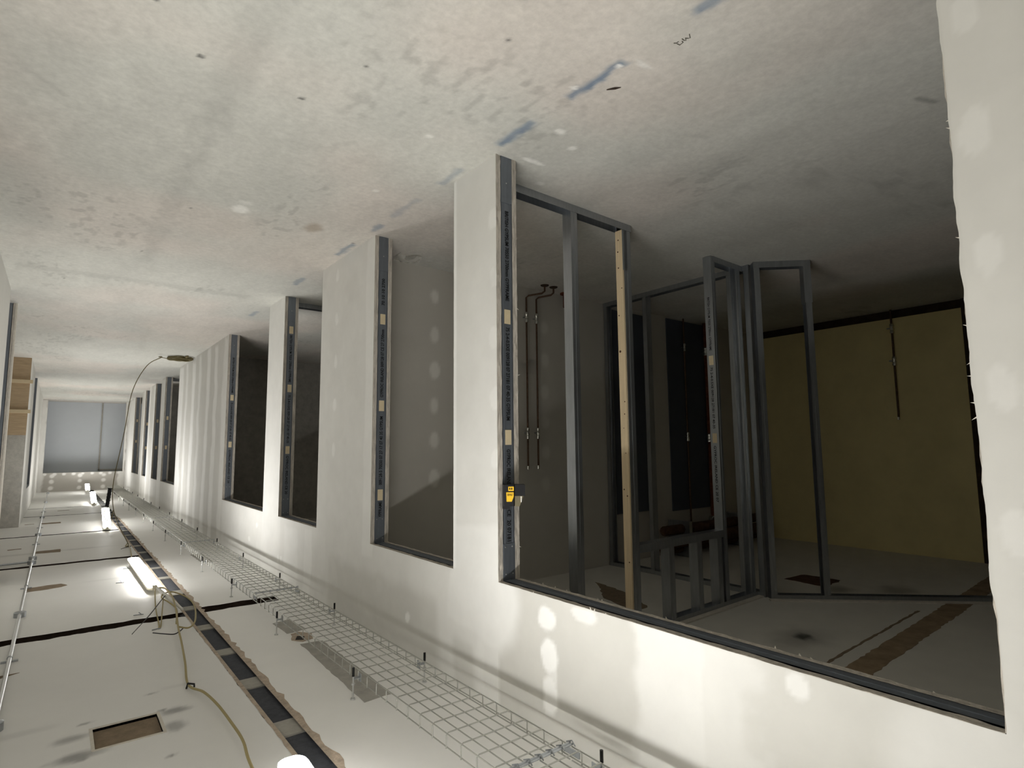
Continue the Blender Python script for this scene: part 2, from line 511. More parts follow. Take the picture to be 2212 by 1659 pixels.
def text_mesh(name, txt, length, height, origin, xdir, ydir, m, parent):
    """lettering: run along xdir for `length`, glyph tops towards ydir"""
    cu = bpy.data.curves.new(name, 'FONT')
    cu.body = txt
    cu.size = 1.0
    cu.resolution_u = 2
    cu.offset = 0.02
    to = bpy.data.objects.new(name, cu)
    COL.objects.link(to)
    dg = bpy.context.evaluated_depsgraph_get()
    me = bpy.data.meshes.new_from_object(to.evaluated_get(dg))
    bpy.data.objects.remove(to)
    n = len(me.vertices)
    v = np.empty(n * 3, np.float32)
    me.vertices.foreach_get('co', v)
    v = v.reshape(-1, 3)
    mn, mx = v.min(0), v.max(0)
    s1 = (v[:, 0] - mn[0]) / max(mx[0] - mn[0], 1e-6) * length
    s2 = (v[:, 1] - mn[1]) / max(mx[1] - mn[1], 1e-6) * height
    w = np.array(origin)[None] + s1[:, None] * np.array(xdir)[None] + s2[:, None] * np.array(ydir)[None]
    me.vertices.foreach_set('co', w.astype(np.float32).ravel())
    me.materials.clear()
    me.materials.append(M[m])
    me.update()
    o = bpy.data.objects.new(name, me)
    COL.objects.link(o)
    o.parent = parent
    return o

STXT = {
    0: [('up', .287, .752, 'BRITISH GYPSUM 70S50 2700mm GYPFRAME'), ('up', .885, 1.345, '75 2-4-0.5XE 009128 07 27181 07 40-35 GYPSUM'), ('up', 1.485, 1.66, 'GYPROC IRELAND'), ('up', 1.772, 1.92, 'CE  20 07181')],
    1: [('dn', .30, .49, '70 10 10 2700'), ('dn', .66, 1.13, 'GYPROC IRELAND 009128 07 CE 27 2700mm'), ('dn', 1.26, 1.72, '009128-5 70S50 07 27 17 07 40 35 GYPSUM'), ('dn', 1.83, 1.95, 'GYPFRAME')],
    2: [('up', .38, .84, 'BRITISH GYPSUM 70S50 2700mm GYPFRAME'), ('up', .96, 1.42, '75 2-4-0.5XE 009128 07 27181 07 40-35'), ('up', 1.54, 1.9, 'GYPROC IRELAND CE 20')],
    3: [('up', .30, .76, 'BRITISH GYPSUM 70S50 2700mm GYPFRAME'), ('up', .88, 1.36, '75 2-4-0.5XE 009128 07 27181 07 40-35'), ('up', 1.48, 1.9, 'GYPROC IRELAND CE 20')],
}
STK = {0: (.795, 1.391), 1: (.552, 1.152, 1.75), 2: (.292, .862, 1.45), 3: (.783, 1.379), 4: (.80, 1.392), 5: (.80, 1.39), 6: (.8, 1.39), 7: (.62, 1.2)}
POS = ('first', 'second', 'third', 'fourth', 'fifth', 'sixth', 'seventh', 'eighth')
for i, (a, b) in enumerate(OPEN):
    for side, y, sg in (('far', b, 1), ('near', a, -1)):
        st = MB()
        yy = lambda d: (y + sg * d)
        lo = lambda p, q: (min(p, q), max(p, q))
        st.box(-.099, -.031, *lo(yy(.0005), yy(.003)), 0.001, H - .001)
        st.box(-.033, -.0295, *lo(yy(.0005), yy(.045)), 0.001, H - .001)
        st.box(-.1005, -.097, *lo(yy(.0005), yy(.045)), 0.001, H - .001)
        # rolled ribs of the stud web
        st.box(-.044, -.0415, *lo(yy(-.0012), yy(.001)), 0.03, 2.09)
        st.box(-.0905, -.088, *lo(yy(-.0012), yy(.001)), 0.03, 2.09)
        # foot of the floor track and head sleeve
        st.box(-.0985, -.0315, *lo(yy(-.0022), yy(.001)), 0.001, 0.245)
        st.box(-.0985, -.0315, *lo(yy(-.0022), yy(.001)), 1.93, HO)
        so = st.obj('stud', 'steeldark', wall_left)
        if side == 'far':
            for z in STK.get(i, ()):
                MB().box(-.084, -.047, y - .0016, y - .0002, z, z + .072).obj('sticker', 'sticker', so)
            for d, z0, z1, t in STXT.get(i, ()):
                if d == 'up':
                    text_mesh('lettering', t, z1 - z0, .023, (-.054, y - .0018, z0), (0, 0, 1), (-1, 0, 0), 'ink', so)
                else:
                    text_mesh('lettering', t, z1 - z0, .023, (-.077, y - .0018, z1), (0, 0, -1), (1, 0, 0), 'ink', so)
            if i < 4:
                sc = MB()
                for xq, zq in ((-.043, 1.945), (-.083, 1.945), (-.045, 2.07), (-.086, 2.07), (-.064, .14)):
                    sc.tube([(xq, y - .001, zq), (xq, y - .0045, zq)], [.0045, .003], 8)
                sc.obj('screw', 'bright', so)
        for (x0, x1, sd) in ((-.0135, -.0004, 1), (-.0285, -.0145, 2), (-.1135, -.1005, 3), (-.1279, -.1145, 4)):
            amp = .0022 if i < 4 else 0
            if side == 'far':
                bo = ragged_strip(x0, x1, y - .0005, y + .05, 0.0, HO, 'z', amp, .03, i * 10 + sd)
            else:
                bo = ragged_strip(x0, x1, y + .0005, y - .05, 0.0, HO, 'z', amp, .03, i * 10 + sd + 5)
            bo.obj('board_edge', 'core', wall_left)
    # head track and board edges over the opening
    ht = MB()
    ht.box(-.0995, -.0305, a, b, HO - .002, HO + .001)
    ht.box(-.0995, -.0955, a, b, HO - .002, HO + .05)
    ht.box(-.0345, -.0305, a, b, HO - .002, HO + .05)
    ht.box(-.068, -.063, a, b, HO - .004, HO)
    ht.obj('head_track', 'steeldark', wall_left)
    for (x0, x1, sd) in ((-.0135, -.0004, 1), (-.0285, -.0145, 2), (-.1135, -.1005, 3), (-.1279, -.1145, 4)):
        ragged_strip(x0, x1, a, b, HO - .001, HO + .05, 'y', .0016 if i < 4 else 0, .03, i * 20 + sd).obj('board_edge', 'core', wall_left)
# torn paper slivers along the cut edges of the big opening
sl = MB()
rr = random.Random(3)
for k in range(16):
    y = rr.uniform(0.45, 2.2)
    x = rr.choice((-.001, -.1275, -.1275))
    L = rr.uniform(.004, .012)
    sl.add([(x, y - .004, HO), (x, y + .004, HO), (x - .001, y + rr.uniform(-.006, .006), HO - L), (x - .003, y, HO)], [(0, 1, 2), (0, 2, 3), (1, 3, 2), (0, 3, 1)])
for k in range(9):
    z = rr.uniform(0.2, 2.05)
    L = rr.uniform(.004, .012)
    sl.add([(-.001, .392, z - .003), (-.001, .392, z + .002), (-.002, .396 + L, z + rr.uniform(-.008, .008)), (-.004, .393, z)], [(0, 1, 2), (0, 2, 3), (1, 3, 2), (0, 3, 1)])
for z in (.42, .78, 1.12, 1.95):
    L = rr.uniform(.004, .014)
    sl.add([(-.127, 2.24, z - .0012), (-.127, 2.24, z + .0008), (-.131 - L * .5, 2.235 - L * .6, z + rr.uniform(-.014, .014)), (-.126, 2.242, z)], [(0, 1, 2), (0, 2, 3), (1, 3, 2), (0, 3, 1)])
so = sl.obj('torn_paper', 'paper', wall_left)
so['kind'] = 'stuff'

# ------------------------------------------------------------------ right wall of the corridor
def rwall(name, y0, y1, x=2.08, holes=(), x_t=.12, label=None):
    ys = merge(np.arange(y0, y1, .06), [y0, y1] + [h for q in holes for h in q[:2]])
    zs = merge(np.arange(0, H, .06), [HO, H])
    return grid(name, 'wall', ys, zs, lambda a, b: (a * 0 + x, a, b), lambda a, b: lerp3(BOARD, SKIM, 0.3 + 0.5 * rect(a, b, y0 + .2, y0 + .5, 0, 2.7, .05)), holes, flip=True)
wall_right = struct(rwall('wall_right', Y0, 6.9), 'pale plasterboard wall edge at the far side of the corridor')
def pier(y0, y1, x0=2.062, x1=3.2, name='pier', m='wall', parent=None):
    pass
# solid bodies of the far-side wall: boxes with board and stud ends
pw = MB().box(2.083, 2.2, 6.78, 6.9, 0, H).obj('wall_end', 'paper', wall_right)
jam = empty('wall_lobby', (2.062, 7.54, 0))
struct(jam, 'cut end of a cross partition showing its metal stud')
MB().box(0.0, .013, 0, .115, 0, H).obj('board_edge', 'paper', jam)
MB().box(.0135, .03, .001, .115, 0, H).obj('board_edge', 'core', jam)
s1 = MB()
s1.box(.031, .1, .002, .005, 0, H).box(.031, .034, .002, .04, 0, H).box(.1, 1.5, .0, .115, 0, H)
s1.obj('stud', 'steeldark', jam)
MB().box(.03, 1.5, .10, .118, 0, H).obj('plasterboard', 'paper', jam)
wall_lob = struct(rwall('wall_right_far', 11.95, Y1, 2.066, [(13.9, 15.2, -1, 2.14)]), 'pale far stretch of corridor wall with a dark doorway')
MB().box(2.067, 2.17, 15.2, 15.3, 0, 2.14).obj('stud', 'steeldark', wall_lob)
MB().box(2.067, 5.0, 11.95, 12.05, 0, H).obj('lobby_face', 'greypatch', wall_lob)
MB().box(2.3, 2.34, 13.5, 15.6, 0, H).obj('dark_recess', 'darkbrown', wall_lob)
MB().box(4.95, 5.0, 5.0, 12.0, 0, H).obj('wall_lobby_rear', 'greypatch')
struct(bpy.data.objects['wall_lobby_rear'], 'grey rear wall of the side lobby')
MB().box(2.2, 5.0, 6.72, 6.78, 0, H).obj('wall_lobby_near', 'greypatch')
struct(bpy.data.objects['wall_lobby_near'], 'grey near wall of the side lobby')

# ------------------------------------------------------------------ end wall
def end_col(x, z):
    n = vnoise(x * 6 + 11, z * 6 + 5, 41)
    s = rect(x, z, 0, .16, 0, 2.7, .03, n) * .7 + rect(x, z, 1.94, 2.1, 0, 2.7, .03, n) * .7
    for cx in (.45, 1.02, 1.68):
        for cz in (2.2, 2.36, 2.55):
            s = np.maximum(s, .75 * ell(x, z, cx + .03 * cz, cz, .055, .055, .35, n))
    for k in range(9):
        s = np.maximum(s, .8 * ell(x, z, .15 + .22 * k, 2.15, .045, .04, .35, n))
    return lerp3(S(176, 172, 164), SKIM2, s)
ex = merge(np.arange(0, 2.08, .02), [.06, 1.955, 2.08])
ez = merge(np.arange(0, H, .02), [2.115, H])
wall_end = struct(grid('wall_end', 'wall', ex, ez, lambda a, b: (a, a * 0 + Y1, b), end_col, [(.06, 1.955, -1, 2.115)], flip=False), 'spotted plasterboard wall over the opening ending the corridor')
MB().box(-.0, .06, Y1 + .001, Y1 + .12, 0, 2.115).obj('jamb', 'paper', wall_end)
MB().box(1.955, 2.08, Y1 + .001, Y1 + .12, 0, 2.115).obj('jamb', 'paper', wall_end)
MB().box(0, 2.08, Y1 + .001, Y1 + .12, 2.115, H).obj('head', 'paper', wall_end)
hb = struct(MB().box(-.8, 3.0, 22.3, 22.36, 0, H).obj('wall_beyond', 'endgrey'), 'smooth blue-grey wall beyond the end opening')
dr = MB()
dr.box(-.2, .60, 22.285, 22.299, 0, 2.06)
dr.obj('door_panel', 'endgrey', hb)
fr = MB()
fr.box(.60, .635, 22.25, 22.3, 0, 2.10).box(-.2, .635, 22.25, 22.3, 2.06, 2.10)
fr.obj('door_frame', 'greypatch', hb)
for nm, bx in (('wall_beyond_left', (-.8, -.75, Y1, 22.36, 0, H)), ('wall_beyond_right', (2.95, 3.0, Y1, 22.36, 0, H))):
    struct(MB().box(*bx).obj(nm, 'endgrey'), 'grey return wall beyond the end opening, ' + ('lift side' if 'left' in nm else 'lobby side'))
struct(MB().box(-.2, 5.0, -5.1, -5.0, 0, H).obj('wall_behind', 'paper'), 'pale wall closing the corridor behind the viewer')

# ------------------------------------------------------------------ rooms behind the partition
XO = -5.57
def room_b_col(x, z):
    n = vnoise(x * 8 + 3, z * 8 + 3, 51)
    s = np.zeros_like(x)
    for zc in (.233, .543, .849, 1.132, 1.412, 1.707):
        s = np.maximum(s, .75 * ell(x, z, -.727, zc, .042, .065, .3, n))
        s = np.maximum(s, .40 * ell(x, z, -1.92, zc + .12, .05, .06, .4, n))
    s = np.maximum(s, .12 * rect(x, z, -3, -.13, 1.75, 2.7, .08, n))
    base = lerp3(S(192, 188, 178), S(228, 225, 216), s)
    dk = .35 * ell(x, z, -1.72, .62, .12, .18, .6, n) * sstep(.4, .6, n)
    return base * (1 - dk)[..., None]
bx = merge(np.arange(XO, -.1, .02), [XO, -WT])
bz = merge(np.arange(0, H, .02), [H])
wall_cross = struct(grid('wall_cross', 'wall', bx, bz, lambda a, b: (a, a * 0 + 4.08, b), room_b_col), 'dim plasterboard cross wall with filled screw spots and pipes')
MB().box(XO, -WT, 4.09, 4.22, 0, H).obj('plasterboard', 'greypatch', wall_cross)
MB().box(-3.42, -2.79, 4.066, 4.079, .05, 2.165).obj('dark_panel', 'darkpaint', wall_cross)
MB().box(-4.66, -3.77, 4.066, 4.079, .02, 2.20).obj('dark_panel', 'darkpaint', wall_cross)
for nm, yv, lab in (('wall_cross_second', 10.05, 'dim grey second cross wall behind the third and fourth openings'), ('wall_cross_third', 15.62, 'dim grey third cross wall behind the far openings')):
    struct(MB().box(XO, -WT, yv, yv + .12, 0, H).obj(nm, 'greypatch'), lab)
yw = struct(MB().box(XO - .1, XO, 1.765, 4.08, .095, H).obj('wall_outer', 'yellowwall'), 'olive yellow painted outer wall with a brown bare base')
MB().box(XO - .12, XO - .03, 1.765, 4.08, 0, .094).obj('bare_base', 'darkbrown', yw)
MB().box(XO - .1, XO - .004, 1.60, 1.764, 0, H).obj('bare_strip', 'darkbrown', yw)
ol = struct(MB().box(XO - .1, XO, -2.1, 1.60, 0, H).box(XO - .1, XO, 4.08, 21.4, 0, H).obj('wall_outer_rest', 'greypatch'), 'grey unlit remainder of the outer wall')
struct(MB().box(XO, -WT, -2.1, -2.0, 0, H).obj('wall_room_near', 'greypatch'), 'grey near wall of the dark room')
struct(MB().box(XO, -.75, 21.4, 21.5, 0, H).obj('wall_room_far', 'greypatch'), 'grey far wall of the furthest room')

# ------------------------------------------------------------------ ceilings
ceiling = struct(MB().box(-.05, 5.0, -5.1, 22.4, H + .04, H + .1).obj('ceiling', 'slab'), 'dark bare slab seen through the slots between ceiling panels')
WHITE = S(234, 233, 229)
def soot(x, y):
    n = vnoise(x * 25 + 8, y * 25 + 8, 61)
    c = np.zeros_like(x)
    for cx, cyy, rx, ry, s in ((1.165, 3.14, .05, .03, .7), (1.19, 2.97, .035, .05, .6), (1.545, 3.11, .05, .03, .6), (1.53, 2.92, .08, .035, .75), (1.215, 3.175, .015, .01, .9),
                               (1.515, 2.89, .02, .015, .9), (1.24, 2.706, .012, .01, .8), (1.16, 6.62, .2, .03, .15), (1.35, 8.85, .25, .05, .35), (1.95, 8.8, .2, .06, .25), (1.23, 3.42, .02, .012, .5), (1.5, 3.24, .02, .012, .6),
                               (1.72, 3.3, .12, .03, .15), (1.1, 3.45, .08, .02, .1)):
        c = np.maximum(c, s * ell(x, y, cx, cyy, rx, ry, .6, n))
    return c, n
def ceil_col(x, y):
    c, n = soot(x, y)
    paler = np.where(x < .8, 1.0, 0.0)  # paler tone on the partition side of the long strip
    m1 = vnoise(x * 1.2 + 3, y * .8 + 3, 62)
    base = lerp3(WHITE, S(246, 245, 241), paler) * (1 + (m1[..., None] - .5) * .08)
    return base * (1 - .75 * c)[..., None] + np.array(S(60, 54, 46)) * (.0 * c)[..., None]
HOLE = (1.237, 1.471, 2.94, 3.155)
def panel(x0, x1, y0, y1, step=.04, holes=()):
    us = merge(np.arange(x0, x1, step), [x0, x1] + [h for q in holes for h in q[:2]])
    vs = merge(np.arange(y0, y1, step), [y0, y1] + [h for q in holes for h in q[2:]])
    def jit(A, B):
        out = np.zeros(A.shape + (3,), np.float32)
        e = (np.abs(B - y0) < 1e-4) | (np.abs(B - y1) < 1e-4)
        out[..., 1] = np.where(e, (vnoise(A * 14 + y0 * 3, B * 0 + 4, 63, 4) - .5) * .05, 0)
        e2 = ((np.abs(A - x0) < 1e-4) & (abs(x0 - SX1) < .01)) | ((np.abs(A - x1) < 1e-4) & (abs(x1 - SX0) < .01))
        out[..., 0] = np.where(e2 & (x0 < 1), (vnoise(B * 9 + x0 * 3, B * 0 + 9, 64, 4) - .5) * .022, 0)
        return out
    o = grid('ceiling_panel', 'ceil', us, vs, lambda a, b: (a, b, a * 0 + H), ceil_col, holes, ceiling, flip=True, jitter=jit)
    # plaster edge returning up to the slab
    ed = MB()
    for (a, b, c, d) in ((x0, x1, y0 + .012, y0 + .016), (x0, x1, y1 - .016, y1 - .012), (x0 + .012, x0 + .016, y0, y1), (x1 - .016, x1 - .012, y0, y1)):
        ed.box(a, b, c, d, H + .0015, H + .041)
    for h in holes:
        ed.box(h[0] - .004, h[1] + .004, h[2] - .004, h[2], H + .0015, H + .041).box(h[0] - .004, h[1] + .004, h[3], h[3] + .004, H + .0015, H + .041)
        ed.box(h[0] - .004, h[0], h[2], h[3], H + .0015, H + .041).box(h[1], h[1] + .004, h[2], h[3], H + .0015, H + .041)
    ed.obj('panel_edge', 'slotedge', o)
    return o
SX0, SX1 = .755, .868
ys_right = [Y0, 4.80, 4.93, 7.77, 7.87, 10.515, 10.60, 13.57, 13.64, 15.39, 15.45, 22.3]
for k in range(0, len(ys_right), 2):
    step = .02 if k == 0 else .06
    panel(SX1, 2.4 if k else 2.4, ys_right[k], ys_right[k + 1], step, [HOLE] if k == 0 else ())
panel(.22, SX0, Y0, 4.825, .04)
panel(.22, SX0, 4.99, 22.3, .08)
panel(-.02, .22, Y0, 22.3, .12)
panel(2.4, 5.0, 4.9, 12.1, .3)
panel(2.4, 5.0, Y0, 4.9, .5)
panel(-.9, -.02, 21.45, 22.4, .3)
panel(2.4, 3.0, 21.3, 22.4, .3)
# dark blocks and mortar bands in the long strip
bands = [(.0, .12), (.65, .78), (1.30, 1.42), (1.98, 2.12), (2.60, 2.75), (3.21, 3.35), (3.81, 3.92), (4.41, 4.53), (5.01, 5.13), (5.585, 5.76), (6.35, 6.45), (6.95, 7.02)]
y = 7.5
while y < 20:
    bands.append((y, y + .1))
    y += .58
prev = -1.2
for a, b in bands:
    MB().box(SX0 - .02, SX1 + .02, prev + .004, a - .004, H + .016, H + .041).obj('dark_block', 'darkblock', ceiling)
    MB().box(SX0 - .02, SX1 + .02, a, b, H + .010, H + .041).obj('mortar_band', 'band', ceiling)
    prev = b
# ragged torn margins of the strip
for x, sg in ((SX1, 1), (SX0, -1)):
    mb = MB()
    rr = random.Random(int(x * 100))
    vs, fs = [], []
    n = 260
    for i in range(n + 1):
        yy = -.5 + i * (13.0 / n)
        w = .002 + .005 * rr.random() ** 2 if sg > 0 else .008 + .022 * rr.random() ** 1.5
        vs += [(x - sg * .014, yy, H - .0012), (x + sg * w, yy, H - .0012)]
    for i in range(n):
        fs.append((i * 2, i * 2 + 1, i * 2 + 3, i * 2 + 2))
    mb.add(vs, fs).obj('torn_margin', 'brownedge', ceiling)
# scars where old walls and fittings were taken off
def scar(pts, m='patch', z=H - .0015, rag=.008, seed=1):
    rr = random.Random(seed)
    out = []
    n = len(pts)
    for i in range(n):
        a, b = pts[i], pts[(i + 1) % n]
        L = math.hypot(b[0] - a[0], b[1] - a[1])
        k = max(1, int(L / .04))
        for j in range(k):
            t = j / k
            out.append((a[0] + (b[0] - a[0]) * t + rr.uniform(-rag, rag), a[1] + (b[1] - a[1]) * t + rr.uniform(-rag, rag)))
    return MB().prism(out, z, H + .002).obj('scar', m, ceiling)
scar([(1.793, 6.45), (1.79, 6.64), (1.565, 6.67), (1.52, 6.56), (1.565, 6.50)], seed=2)
scar([(1.79, 8.77), (1.79, 8.95), (1.557, 8.97), (1.557, 8.72)], seed=3)
scar([(1.79, 12.14), (1.79, 12.33), (1.545, 12.35), (1.545, 12.14)], seed=4)
scar([(2.0, 12.23), (2.0, 12.28), (1.88, 12.3), (1.88, 12.25)], seed=5)
scar([(1.59, 14.58), (1.59, 14.66), (1.40, 14.66), (1.40, 14.6)], seed=6)
scar([(2.06, 9.27), (2.06, 9.33), (1.94, 9.34), (1.94, 9.29)], seed=7)
scar([(1.9, 4.10), (1.85, 4.19), (1.745, 4.185), (1.82, 4.14)], seed=8)
scar([(.441, 4.22), (.321, 4.25), (.30, 3.95), (.43, 3.93)], 'greypatch', seed=9, rag=.004)
scar([(.43, 3.68), (.30, 3.66), (.315, 2.68), (.463, 2.669)], 'greypatch', seed=10, rag=.004)
scar([(.414, 7.5), (.3, 7.5), (.3, 6.85), (.4, 6.9)], 'greypatch', seed=11, rag=.004)
scar([(.45, 3.78), (.42, 3.90), (.36, 3.92), (.31, 3.84), (.34, 3.73), (.41, 3.71)], 'brownedge', z=H - .003, seed=12)
MB().prism([(.43, 3.77), (.40, 3.83), (.365, 3.80), (.39, 3.74)], H - .006, H).obj('scar', 'slab', ceiling)
# boxed recess with a stripped white lip
lip = MB()
a, b, c, d = HOLE
for q in ((a - .012, b + .012, c - .012, c), (a - .012, b + .012, d, d + .012), (a - .012, a, c, d), (b, b + .012, c, d)):
    lip.box(*q, H - .002, H + .04)
lip.obj('recess_lip', 'paper', ceiling)
MB().box(a, b, c, d, H + .012, H + .03).obj('recess_board', 'patch', ceiling)

# ceiling of the rooms
def rc_col(x, y):
    n = vnoise(x * 10 + 3, y * 10 + 3, 71)
    base = np.array(S(222, 219, 210))[None, None] * (1 + (n[..., None] - .5) * .08)
    dk = .8 * ell(x, y, -2.03, 1.83, .05, .04, .5, n) + .35 * ell(x, y, -2.0, 1.83, .2, .12, .8, n) + .5 * ell(x, y, -3.42, 2.32 - .1, .12, .08, .8, n)
    dk = dk + .5 * ell(x, y, -3.75, 1.9, .18, .12, .8, n) + .4 * ell(x, y, -1.2, 3.75, .14, .1, .8, n) + .5 * ell(x, y, -.95, 3.3, .06, .05, .8, n)
    return base * (1 - np.clip(dk, 0, .9))[..., None]
rx = merge(np.concatenate([np.arange(XO - .1, -.01, .04)]), [-.02])
ry = merge(np.concatenate([np.arange(-2.1, 4.3, .04), np.arange(4.3, 21.6, .3)]), [])
ceil_rooms = struct(grid('ceiling_rooms', 'ceil', rx, ry, lambda a, b: (a, b, a * 0 + H), rc_col, flip=True), 'stained white ceiling of the dark rooms')
def scar2(pts, m, seed, z=H - .002, rag=.01):
    o = scar(pts, m, z, rag, seed)
    o.parent = ceil_rooms
    return o
scar2([(-.25, 1.315), (-1.69, 1.325), (-3.44, 1.385), (-5.5, 1.45), (-5.5, 1.60), (-3.29, 1.515), (-1.8, 1.46), (-.25, 1.43)], 'brownband', 21, rag=.006)
scar2([(-.25, 1.50), (-3.2, 1.58), (-3.2, 1.595), (-.25, 1.515)], 'patch', 22, rag=.004)
scar2([(-2.10, 3.65), (-1.76, 3.24), (-1.66, 2.86), (-1.82, 2.86), (-2.02, 3.2)], 'patch', 23)
scar2([(-3.45, 2.67), (-3.75, 2.65), (-3.76, 2.33), (-3.42, 2.32)], 'lagging', 24)

# ------------------------------------------------------------------ stud partitions inside the first room
def c_stud(mb, x, z0, z1, lip=1, d=.07, fl=.045, y=0.0, t=.0015):
    """C stud in a partition running along local x; web at x, flanges towards lip*x"""
    mb.box(x - t, x + t, y, y + d, z0, z1)
    xa, xb = sorted((x, x + lip * fl))
    mb.box(xa, xb, y, y + 2 * t, z0, z1)
    mb.box(xa, xb, y + d - 2 * t, y + d, z0, z1)
    xc = x + lip * fl
    mb.box(min(xc, xc - lip * t), max(xc, xc - lip * t), y, y + .012, z0, z1)
    mb.box(min(xc, xc - lip * t), max(xc, xc - lip * t), y + d - .012, y + d, z0, z1)
    # rolled groove on the front flange
    mb.box((xa + xb) / 2 - .003, (xa + xb) / 2 + .003, y - .0015, y, z0, z1)
    return mb
def track(mb, x0, x1, z, up=1, d=.07, h=.03, y=0.0, t=.0015):
    xa, xb = sorted((x0, x1))
    za, zb = sorted((z, z + up * 2 * t))
    mb.box(xa, xb, y - .001, y + d + .001, za, zb)
    za, zb = sorted((z, z + up * h))
    mb.box(xa, xb, y - .002, y, za, zb)
    mb.box(xa, xb, y + d, y + d + .002, za, zb)
    return mb

p1 = empty('stud_partition', (0, 2.436, 0), 'unboarded metal stud frame with a pine upright and doorway, between room and pipes', 'partition', rotz=math.atan(-.03))
track(MB(), -.135, -1.30, .001, 1, h=.045).obj('floor_track', 'steel', p1)
track(MB(), -2.31, -2.76, .001, 1, h=.045).obj('floor_track', 'steel', p1)
track(MB(), -.135, -2.76, H - .001, -1, h=.035).obj('ceiling_track', 'steel', p1)
c_stud(MB(), -.727, .004, H - .005, -1, fl=.055).obj('stud', 'steel', p1)
c_stud(MB(), -1.288, .004, H - .005, 1, fl=.065).obj('stud', 'steel', p1)
ds = c_stud(MB(), -2.275, .004, H - .006, -1, fl=.05).obj('stud', 'steel', p1)
c_stud(MB(), -2.70, .004, H - .006, 1).obj('stud', 'steel', p1)
tm = MB().box(-1.262, -1.212, .006, .062, .045, H - .01).obj('timber_stud', 'timber', p1)
relabel(tm, 'pine batten fixed into the door stud')
kn = MB()
rr = random.Random(5)
for z in (.11, .19, .30, .44, .62, .86, 1.19, 1.27, 1.36, 1.52, 1.75, 1.79, 2.2):
    yq = rr.uniform(.018, .05)
    r = .008 if z == .86 else rr.uniform(.003, .0055)
    kn.tube([(-1.213, yq, z), (-1.2112, yq, z)], r, 10)
kn.obj('knot', 'knot', tm)
MB().box(-1.262, -1.21, .0, .004, .045, .32).obj('sleeve', 'steel', p1)
track(MB(), -1.29, -2.275, 2.10, 1, h=.05).obj('door_head', 'steel', p1)
for x in (-1.60, -1.93, -2.19):
    c_stud(MB(), x, 2.103, H - .004, -1, fl=.055).obj('cripple_stud', 'steel', p1)
for z in (.79, 1.386):
    MB().box(-2.2735, -2.2722, .016, .053, z, z + .072).obj('sticker', 'sticker', ds)
for z0, z1, t in ((.33, .75, 'BRITISH GYPSUM 70S50 2700mm GYPFRAME'), (.88, 1.35, '75 2-4-0.5XE 009128 27181 07 40-35'), (1.48, 1.9, 'GYPROC IRELAND CE 20 07')):
    text_mesh('lettering', t, z1 - z0, .02, (-2.2728, .046, z0), (0, 0, 1), (0, -1, 0), 'ink', ds)

MB().box(-1.30, -2.76, -.05, -.004, H - .010, H).obj('packer', 'paper', p1)
for yq, lab in ((5.87, 'bare metal floor and ceiling track seen through the third opening'), (13.86, 'bare metal track and stud seen through the fifth opening')):
    pq = empty('stud_partition', (0, yq, 0), lab, 'partition')
    track(MB(), -.135, -2.3, .001, 1, h=.045).obj('floor_track', 'steel', pq)
    track(MB(), -.135, -2.3, H - .001, -1, h=.035).obj('ceiling_track', 'steel', pq)
    for xq in (-1.28, -2.29):
        c_stud(MB(), xq, .004, H - .005, 1).obj('stud', 'steel', pq)
p2 = empty('stud_partition', (-2.80, 2.455, 0), 'unboarded metal stud frame crossing behind the doorway to the spotted wall', 'partition', rotz=math.pi / 2)
# local x runs along +y, local y runs along -x
def flipy(mb):
    mb.v = [(x, -yv, z) for x, yv, z in mb.v]
    mb.f = [f[::-1] for f in mb.f]
    return mb
L2 = 4.07 - 2.455
flipy(track(MB(), 0, L2, .001, 1, h=.045)).obj('floor_track', 'steel', p2)
flipy(track(MB(), 0, L2, H - .001, -1, h=.035)).obj('ceiling_track', 'steel', p2)
for x, lp in ((.003, 1), (.16, 1), (1.06, 1), (L2 - .004, -1)):
    flipy(c_stud(MB(), x, .004, H - .006, lp)).obj('stud', 'steel', p2)

ang = math.atan2(-.30, -.32)
p3 = empty('stud_partition', (-2.70, 2.395, 0), 'angled unboarded metal stud frame with open gap by the yellow wall', 'partition', rotz=ang)
flipy(track(MB(), 0, .44, .001, 1, h=.05)).obj('floor_track', 'steel', p3)
flipy(track(MB(), 0, 1.62, H - .001, -1, h=.035)).obj('ceiling_track', 'steel', p3)
flipy(MB().box(-.02, 1.62, -.05, -.004, H - .010, H)).obj('packer', 'paper', p3)
for x, lp in ((.003, 1), (.437, -1)):
    flipy(c_stud(MB(), x, .004, H - .006, lp)).obj('stud', 'steel', p3)
flipy(MB().box(.385, .443, -.003, .073, .003, .35)).obj('sleeve', 'steel', p3)

